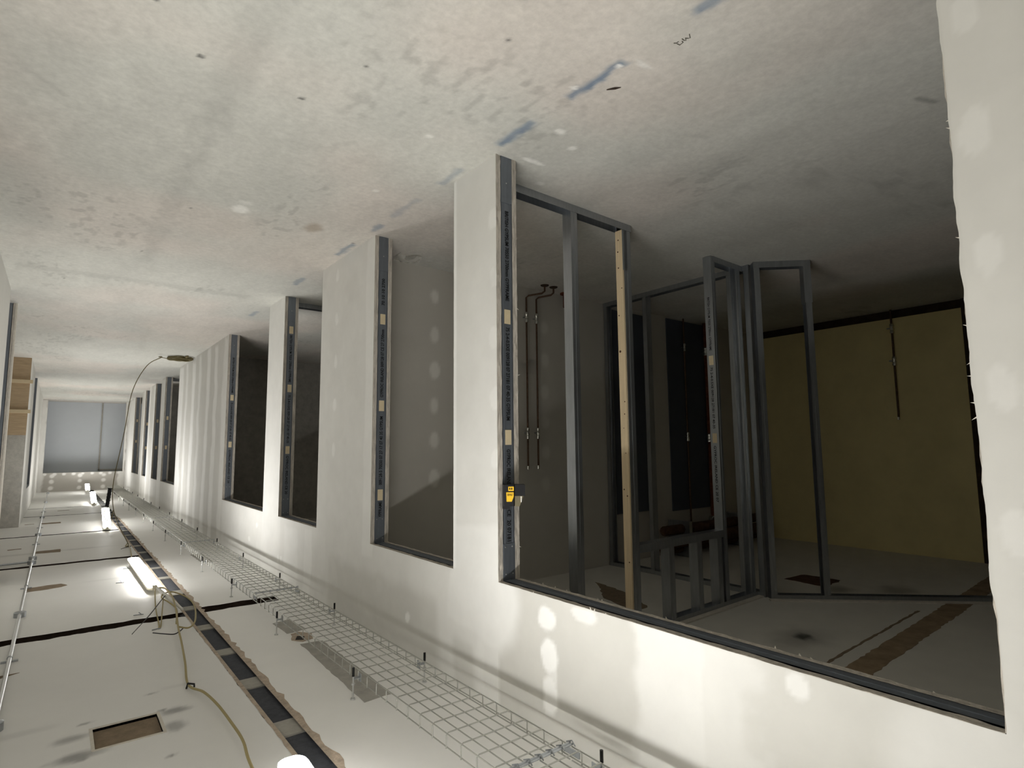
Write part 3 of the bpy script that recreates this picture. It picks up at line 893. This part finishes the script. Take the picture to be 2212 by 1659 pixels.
# ------------------------------------------------------------------ pipework
def coupling(zc, h, x, y, r, parent, name='coupling'):
    prof = [(0, .75), (.12, 1.0), (.3, 1.0), (.34, .82), (.48, .82), (.52, 1.08), (.62, 1.08), (.66, .82), (.8, .95), (1, .95)]
    MB().tube([(x, y, zc + h * t) for t, _ in prof], [r * k for _, k in prof], 12).obj(name, 'chrome', parent, smooth=True)
def riser(x, y, path, cps, ztop, r, label, group=None, rose=None, m='copper'):
    e = empty('heating_pipe', (x, y, 0), label, 'pipe', group)
    MB().tube([(px, py, pz) for px, py, pz in path], r, 10).obj('pipe', m, e, smooth=True)
    for z, h in cps:
        coupling(z, h, 0, 0, r * 2.0, e)
        k = MB()
        k.tube([(0, 0, z + h * .45), (0, .048, z + h * .45)], r * .7, 8)
        k.obj('wall_clip', 'steel', e)
    if rose:
        MB().tube([(rose[0], rose[1], .0), (rose[0], rose[1], .008), (rose[0], rose[1], .012)], [.04, .035, .012], 14).obj('floor_rose', 'darkbrown', e)
    MB().tube([(0, 0, ztop), (0, 0, ztop + .03)], r * 1.35, 10).obj('end_cap', 'chrome', e)
    return e
yp = 4.03
riser(-1.663, yp, [(-.122, -.12, .0), (-.122, -.12, .055), (-.105, -.1, .075), (-.02, -.01, .09), (0, 0, .11), (0, 0, 1.66)], ((.247, .095), (1.305, .1)), 1.645, .0085,
      'thin copper pipe nearer the corridor wall, two chrome couplings, spotted cross wall', rose=(-.122, -.12))
riser(-1.783, yp, [(-.11, -.12, .0), (-.11, -.12, .055), (-.095, -.1, .075), (-.02, -.01, .09), (0, 0, .11), (0, 0, 1.66)], ((.247, .095), (1.305, .1)), 1.645, .0085,
      'thin copper pipe nearer the steel stud, two chrome couplings, spotted cross wall', rose=(-.11, -.12))
e = empty('pipe_stub', (-2.14, 4.0, 0), 'short rusty orange pipe stub standing on the floor behind the stud', 'pipe')
MB().tube([(0, 0, 0), (0, 0, .14)], .032, 14).obj('pipe', 'rust', e, smooth=True)
MB().tube([(0, 0, 0), (0, 0, .012)], .06, 14).obj('flange', 'rust', e)
riser(-4.04, 4.03, [(0, 0, .0), (0, 0, 2.42)], ((.295, .09), (1.326, .1), (2.33, .08)), 2.40, .010, 'dark pipe in front of the black panel, further from the yellow wall')
riser(-4.47, 4.03, [(0, 0, .0), (0, 0, 2.42)], ((.30, .1), (1.338, .1), (2.30, .1)), 2.40, .024, 'thick red-brown pipe in front of the black panel', m='rust')
riser(-5.545, 2.392, [(0, 0, 0), (0, 0, 1.2)], ((.16, .105), (.525, .1)), 1.19, .011, 'single pipe with two couplings on the olive yellow wall', m='copper')
# old ducts near the ceiling behind the frames
e = empty('pipe_bundle', (-4.2, 3.8, 2.3), 'rusty brown lagged pipes under the ceiling behind the frames', 'pipe')
for k, (yo, zo, r) in enumerate(((.08, .06, .05), (.02, .17, .06), (.1, .26, .045))):
    MB().tube([(-1.1, yo, zo), (-.2, yo, zo + .01), (.85, yo, zo)], [r, r * 1.1, r], 10).obj('lagged_pipe', 'lagging', e, smooth=True)
MB().box(-.62, -.5, -.02, .25, -.02, .349).obj('bracket', 'steel', e)
MB().box(.5, .55, -.02, .25, -.02, .349).obj('bracket', 'steel', e)

# ------------------------------------------------------------------ laser level on the first jamb
lz = empty('laser_level', (-.049, 2.226, 1.645), 'black and yellow laser level clipped to the first metal jamb', 'laser level', rotz=math.radians(33))
body = MB().prism([(.027, -.058), (.021, -.068), (-.022, -.068), (-.027, -.058), (-.027, -.002), (.027, -.002)], .004, .102)
body.obj('body', 'black', lz)
MB().prism([(-.0272, -.062), (-.0272, -.012), (-.076, -.012), (-.076, -.062)], .004, .056).obj('battery_cover', 'black', lz)
ln = MB()
ln.add([(-.0275, -.060, .0565), (-.068, -.060, .0565), (-.050, -.060, .104), (-.0275, -.060, .104), (-.0275, -.012, .0565), (-.068, -.012, .0565), (-.050, -.012, .104), (-.0275, -.012, .104)],
       [(0, 1, 2, 3), (7, 6, 5, 4), (0, 4, 5, 1), (1, 5, 6, 2), (2, 6, 7, 3), (3, 7, 4, 0)])
ln.obj('lens_window', 'lens', lz)
MB().prism([(-.055, -.061), (-.060, -.061), (-.060, -.058), (-.055, -.058)], .058, .085).obj('lens_rim', 'white', lz)
pl = MB()
PL = [(.013, .038), (-.022, .038), (-.022, .058), (-.0125, .081), (.0115, .081)]
pl.add([(x, -.0695, z) for x, z in PL] + [(x, -.067, z) for x, z in PL],
       [(0, 1, 2, 3, 4), (9, 8, 7, 6, 5), (0, 5, 6, 1), (1, 6, 7, 2), (2, 7, 8, 3), (3, 8, 9, 4), (4, 9, 5, 0)])
plate = pl.obj('label_plate', 'yellow', lz)
text_mesh('lettering', 'DEWALT', .0265, .0105, (.008, -.0700, .0545), (-1, 0, 0), (0, 0, -1), 'ink', plate)
p2o = MB().box(-.0225, .003, -.0695, -.067, .012, .032).obj('label_plate', 'yellow', lz)
MB().box(-.0065, -.0015, -.0701, -.0693, .0165, .0265).box(-.0155, -.0105, -.0701, -.0693, .0165, .0265).obj('button', 'ink', p2o)
MB().box(-.006, .027, -.040, -.002, .1022, .118).obj('foot', 'black', lz)
MB().box(-.02, .020, -.0018, .012, .02, .09).obj('magnet_bracket', 'black', lz)

# ------------------------------------------------------------------ cable basket tray
TX0, TX1, TZ, TS = .155, .458, 2.525, .054
tray = empty('cable_tray', (0, 0, 0), 'long zinc wire cable basket hung under the ceiling beside the partition', 'cable tray')
wr = .0025
def cross_pts(y):
    return [(TX0 - .001, y, TZ + TS), (TX0 - .001, y, TZ + .008), (TX0 + .008, y, TZ), (TX1 - .008, y, TZ), (TX1 + .001, y, TZ + .008), (TX1 + .001, y, TZ + TS)]
y = -1.35
far = MB()
proto = None
while y < 21.2:
    if y < 9.0:
        if proto is None:
            proto = MB().tube(cross_pts(0), wr, 6).obj('cross_wire', 'wire', tray)
            proto.location.y = y
        else:
            c = proto.copy()
            COL.objects.link(c)
            c.parent = tray
            c.location.y = y
    else:
        far.tube(cross_pts(y), wr, 4)
    y += .1
fo = far.obj('cross_wires', 'wire', tray)
fo['kind'] = 'stuff'
xs = [TX0 + .0035 + k * (TX1 - TX0 - .007) / 6 for k in range(7)]
secs = [(-1.4, 1.595), (1.605, 4.595), (4.605, 7.595), (7.605, 10.6), (10.6, 13.6), (13.6, 16.6), (16.6, 21.25)]
for y0, y1 in secs:
    for x in xs:
        MB().tube([(x, y0, TZ + .0042), (x, y1, TZ + .0042)], wr, 6).obj('long_wire', 'wire', tray)
    for x in (TX0 + .0032, TX1 - .0032):
        for z in (TZ + TS - .003,):
            MB().tube([(x, y0, z), (x, y1, z)], wr, 6).obj('long_wire', 'wire', tray)
for yj in (1.6, 4.6, 7.6, 10.6):
    cpn = MB()
    rc = .0038 if yj < 2 else .0022
    cpn.tube([(TX0, yj - .006, TZ - .004), (TX1, yj - .006, TZ - .004)], rc, 6).tube([(TX0, yj + .006, TZ - .004), (TX1, yj + .006, TZ - .004)], rc, 6)
    for x in xs:
        cpn.tube([(x, yj - .022, TZ - .003), (x - .006, yj, TZ - .012), (x, yj + .022, TZ - .003)], .0026, 6)
    cpn.obj('coupler', 'steel', tray)
    for x in (TX0, TX1):
        MB().box(x - .003, x + .003, yj - .04, yj + .04, TZ + .015, TZ + .035).obj('coupler_plate', 'steel', tray)
for x, y_start, sgn in ((.490, 2.737 - 2.44, 1), (.128, 2.70 - 2.44, -1)):
    y = y_start
    while y < 20.5:
        rod = MB().tube([(x, y, TZ + .02), (x, y, H)], .004, 8).tube([(x, y, TZ + .052), (x, y, TZ + .060)], .009, 6).tube([(x, y, H - .006), (x, y, H)], .012, 8).obj('hanger_rod', 'bright', tray)
        MB().tube([(x, y, TZ - .018), (x, y, TZ + .022)], .0062, 8).obj('rubber_cap', 'tie', rod)
        br = MB().box(min(x, x - sgn * .033), max(x, x - sgn * .033), y - .012, y + .012, TZ + .030, TZ + .034)
        br.box(x - sgn * .033 - .002, x - sgn * .033 + .002, y - .014, y + .014, TZ + .014, TZ + .05)
        br.obj('bracket', 'steel', rod)
        y += 1.22

# ------------------------------------------------------------------ conduit on the ceiling
con = empty('conduit', (1.797, 0, 2.628), 'galvanised conduit with round boxes running along the ceiling', 'conduit')
MB().tube([(0, -4.9, 0), (.004, 5, 0), (.012, 21.3, 0)], .0105, 12).obj('pipe', 'bright', con, smooth=True)
for yb, sx in ((3.40, .032), (5.55, .036), (8.0, .036), (8.30, .036), (10.55, .036), (13.25, .036), (17.0, .032), (20.5, .032)):
    MB().tube([(.004, yb, .022), (.004, yb, -.012), (.004, yb, -.015)], [sx, sx, sx * .8], 18).obj('junction_box', 'steel', con, smooth=True)
for ys in (4.42, 6.62, 9.6, 11.6, 14.5):
    sd = MB().box(-.034, .042, ys - .008, ys + .008, .012, .022)
    sd.tube([(.004, ys - .008, 0), (.004, ys + .008, 0)], .0135, 10)
    sd.obj('saddle', 'steel', con)
MB().tube([(.0, 8.02, .0), (.45, 7.97, .0)], .0105, 10).obj('branch_pipe', 'steel', con, smooth=True)

# ------------------------------------------------------------------ site lights
def site_light(p0, p1, label, w=.10, h=.013):
    """p0 near end, p1 far end: centre line of the fitting"""
    a, b = Vector(p0), Vector(p1)
    d = b - a
    L = d.length
    e = empty('site_light', a, label, 'light', 'site lights along the corridor ceiling')
    e.rotation_mode = 'QUATERNION'
    yax = d.normalized()
    xax = yax.cross(Vector((0, 0, 1))).normalized()
    zax = xax.cross(yax)
    e.rotation_quaternion = Matrix((xax, yax, zax)).transposed().to_quaternion()
    prof = [(-w / 2, .0), (-w / 2, -.006), (-w * .42, -h * .72), (-w * .25, -h), (w * .25, -h), (w * .42, -h * .72), (w / 2, -.006), (w / 2, .0)]
    n = len(prof)
    vs, fs = [], []
    ring = [(0, .35), (.006, .6), (.018, .82), (.035, .94), (.06, 1.0), (L - .06, 1.0), (L - .035, .94), (L - .018, .82), (L - .006, .6), (L, .35)]
    for yy, k in ring:
        for x, z in prof:
            vs.append((x * k, yy, z * k))
    for i in range(len(ring) - 1):
        for k in range(n - 1):
            fs.append((i * n + k, i * n + k + 1, (i + 1) * n + k + 1, (i + 1) * n + k))
    fs.append(tuple(range(n)))
    fs.append(tuple(range((len(ring) - 1) * n, len(ring) * n))[::-1])
    MB().add(vs, fs).obj('diffuser', 'lamp', e)
    MB().prism([(-w * .2, .0), (w * .2, .0), (w * .4, .02), (w * .487, .055), (w * .487, L - .055), (w * .4, L - .02), (w * .2, L), (-w * .2, L), (-w * .4, L - .02), (-w * .487, L - .055), (-w * .487, .055), (-w * .4, .02)], .001, .022).obj('housing', 'housing', e)
    MB().box(-.018, .018, -.02, .035, -.012, .018).obj('end_clip', 'housing', e)
    for yy in (.28, L - .28):
        top = max(.03, (H - (a + yax * yy).z) / zax.z)
        MB().tube([(-.022, yy, .02), (-.012, yy, top - .004), (.012, yy, top - .004), (.022, yy, .02)], .002, 6).obj('hook', 'steel', e)
    return e
site_light((1.0, .62, 2.60), (.945, 2.22, 2.565), 'lit site light nearest the viewer, only its tip in frame')
site_light((.965, 5.66, 2.59), (.985, 7.2, 2.575), 'lit site light by the looped yellow cable and long zip tie')
site_light((1.02, 10.42, 2.60), (.97, 12.0, 2.44), 'lit site light between the cable tie loop and hanging connector')
site_light((.975, 15.45, 2.60), (.95, 17.0, 2.45), 'lit site light beyond the hanging connector bundle')
site_light((.95, 19.6, 2.55), (.93, 20.9, 2.44), 'small lit site light against the spotted end wall')
site_light((1.0, -4.1, 2.60), (1.0, -2.5, 2.58), 'lit site light behind the viewer')

# ------------------------------------------------------------------ cables and ties
yc = empty('yellow_cable', (1.04, 2.3, 2.62), 'yellow cable clipped along the ceiling and looped at the second light', 'cable')
def rel(o, pts):
    L = o.location
    return [(p[0] - L[0], p[1] - L[1], p[2] - L[2]) for p in pts]
main = [(1.05, .9, 2.63), (1.045, 1.8, 2.63), (1.039, 2.327, 2.61), (1.016, 2.558, 2.61), (1.015, 2.756, 2.612), (1.022, 2.988, 2.614), (1.041, 3.197, 2.62), (1.078, 3.372, 2.63),
        (1.048, 3.665, 2.612), (1.013, 4.019, 2.605), (.985, 4.343, 2.595), (.935, 4.80, 2.585), (.905, 5.2, 2.58), (.915, 5.48, 2.575), (.95, 5.60, 2.585)]
MB().tube(spline(rel(yc, main), 8), .0056, 8).obj('flex', 'cable', yc, smooth=True)
loop = [(.98, 4.36, 2.60), (.93, 4.30, 2.60), (.87, 4.45, 2.60), (.80, 4.9, 2.61), (.80, 5.2, 2.61), (.86, 5.42, 2.60), (.93, 5.40, 2.595), (.965, 5.25, 2.595), (.945, 5.05, 2.59), (.93, 4.8, 2.592), (.98, 4.45, 2.60)]
MB().tube(spline(rel(yc, loop), 8), .0052, 8).obj('loop', 'cable', yc, smooth=True)
MB().tube(rel(yc, [(.95, 5.62, 2.59), (.935, 5.40, 2.60), (.905, 5.10, 2.605), (.885, 4.85, 2.61)]), [.010, .016, .013, .008], 10).obj('plug', 'white', yc, smooth=True)
cord = [(.968, 5.62, 2.60), (1.02, 5.1, 2.628), (1.05, 4.66, 2.642), (1.06, 4.60, 2.645), (1.045, 4.62, 2.644), (.99, 5.0, 2.62), (.955, 5.25, 2.60)]
MB().tube(spline(rel(yc, cord), 6), .0042, 6).obj('hanging_cord', 'cable', yc, smooth=True)
MB().tube(rel(yc, [(1.085, 3.375, 2.648), (1.082, 3.36, 2.62), (1.06, 3.325, 2.618), (1.062, 3.31, 2.625)]), .0045, 8).obj('clip', 'tie', yc)
relabel(MB().tube(spline(rel(yc, [(.935, 5.30, 2.605), (.95, 5.25, 2.59), (1.09, 4.80, 2.60), (1.229, 4.375, 2.60)]), 5), [.004] * 4 + [.0036] * 8 + [.0024] * 4, 6).obj('cable_tie', 'tie', yc), 'long straight black cable tie tail')
relabel(MB().tube(spline(rel(yc, [(.965, 4.30, 2.60), (.995, 4.235, 2.598), (1.03, 4.19, 2.595), (1.07, 4.25, 2.60), (1.115, 4.40, 2.62)]), 5), .0034, 6).obj('cable_tie', 'tie', yc), 'curved black cable tie')
hk = MB().tube([(1.05, 4.585, 2.646), (1.10, 4.57, 2.646)], .004, 6).tube([(1.06, 4.58, 2.646), (1.06, 4.58, 2.652)], .006, 6).obj('ceiling_hook', 'steel')
tag(hk, 'small hook in the ceiling holding the yellow cord of the second light', 'hook', 'small ceiling hooks')
for (hx, hy, lab) in ((1.15, 6.35, 'small hook in the ceiling beside the middle of the second light'), (1.13, 5.05, 'small hook in the ceiling between the second light and long slot'), (1.045, 7.05, 'small hook in the ceiling past the far end of the second light')):
    o = MB().tube([(hx - .03, hy, H - .003), (hx + .03, hy + .01, H - .003)], .0035, 6).tube([(hx, hy, H - .02), (hx - .02, hy, H - .001)], .003, 6).obj('ceiling_hook', 'steel')
    tag(o, lab, 'hook', 'small ceiling hooks')

ld = empty('extension_lead', (.2, 10.5, 0), 'olive extension lead rising from a floor coil to hanging connectors', 'cable')
coil = []
for k in range(150):
    a = k / 150 * 2 * PI * 6
    r = .155 + .022 * math.sin(k * .37) - .02 * (k % 25 == 0)
    coil.append((r * math.cos(a) * 1.05, r * math.sin(a), .012 + .035 * k / 150 + .006 * math.sin(k * .9)))
MB().tube(coil, .008, 6).obj('coil', 'olive', ld, smooth=True)
MB().tube([(-.05, -.12, .03), (-.075, -.235, .012)], .016, 8).obj('plug', 'olive', ld)
rise = [(.16, -.02, .045), (.30, -.10, .04), (.27, -.16, .05), (.49 - .03, -.22, .20), (.645 - .01, -.34, .60), (.71, -.45, 1.18), (.765, -.5, 1.57), (.80, -.52, 1.82), (.815, -.55, 2.03), (.80, -.65, 2.28), (.76, -1.05, 2.46), (.72, -1.55, 2.57), (.70, -1.9, 2.635)]
MB().tube(spline(rise, 8), .0058, 6).obj('flex', 'olive', ld, smooth=True)
cn = MB()
for k in range(6):
    z = 2.0 + k * .042
    cn.tube([(.845 + .004 * k, -.56, z), (.848 + .004 * k, -.56, z + .02), (.85 + .004 * k, -.56, z + .042)], [.028 - .003 * (k % 2), .022, .026], 8)
cn.obj('connector', 'black', ld)
MB().tube(spline([(.85, -.56, 2.25), (.90, -.6, 2.33), (.88, -.7, 2.42), (.82, -.7, 2.40), (.80, -.65, 2.30)], 6), .006, 6).obj('loop', 'olive', ld, smooth=True)
MB().tube(spline([(.70, -1.9, 2.635), (.74, -1.95, 2.63), (.70, -1.75, 2.625), (.72, -2.3, 2.63), (.78, -3.25, 2.64)], 6), .006, 6).obj('tail', 'cable', ld, smooth=True)
MB().tube(rel(ld, [(.88, 8.62, 2.643), (.93, 8.50, 2.635), (1.0, 8.35, 2.63)]), [.005, .004, .003], 6).obj('cable_tie', 'tie', ld)

# ------------------------------------------------------------------ boarded far side of the lobby
pb = empty('plywood_hoarding', (2.066, 11.93, 0), 'three stacked plywood sheets with two battens against the lobby wall', 'hoarding')
for z0, z1 in ((.0, .385), (.385, .865), (.865, 1.227)):
    MB().box(.0, 1.2, -.012, .006, z0 + .001, z1 - .001).obj('plywood_sheet', 'ply', pb)
for z in (.355, .828):
    MB().box(-.036, 1.2, -.05, -.0125, z, z + .055).obj('batten', 'batten', pb)

# ------------------------------------------------------------------ small things on the floor
rr = random.Random(9)
nx, ny = 9, 6
vs = []
for i in range(nx):
    for j in range(ny):
        x, yv = -.30 - i * .024, 3.86 + j * .026 + .03 * math.sin(i * .8)
        hgt = .035 * math.sin(PI * (i + .3) / nx) * math.sin(PI * (j + .4) / ny)
        vs.append((x + rr.uniform(-.006, .006), yv + rr.uniform(-.006, .006), .004 + hgt + rr.uniform(0, .014)))
fs = [(i * ny + j, (i + 1) * ny + j, (i + 1) * ny + j + 1, i * ny + j + 1) for i in range(nx - 1) for j in range(ny - 1)]
tag(MB().add(vs, fs).obj('plastic_wrapper', 'film', None, True), 'crumpled clear plastic wrapper on the floor inside the second opening', 'wrapper')
sw = MB().tube([(.048, 1.505, .003), (.03, 1.475, .006), (.012, 1.458, .003)], [.0015, .0042, .001], 6).obj('wood_splinter', 'slotedge')
sw.location = (-.10, .03, 0)
tag(sw, 'dark sliver of wood on the concrete by the blue chalk dash', 'splinter')

bpy.context.view_layer.update()
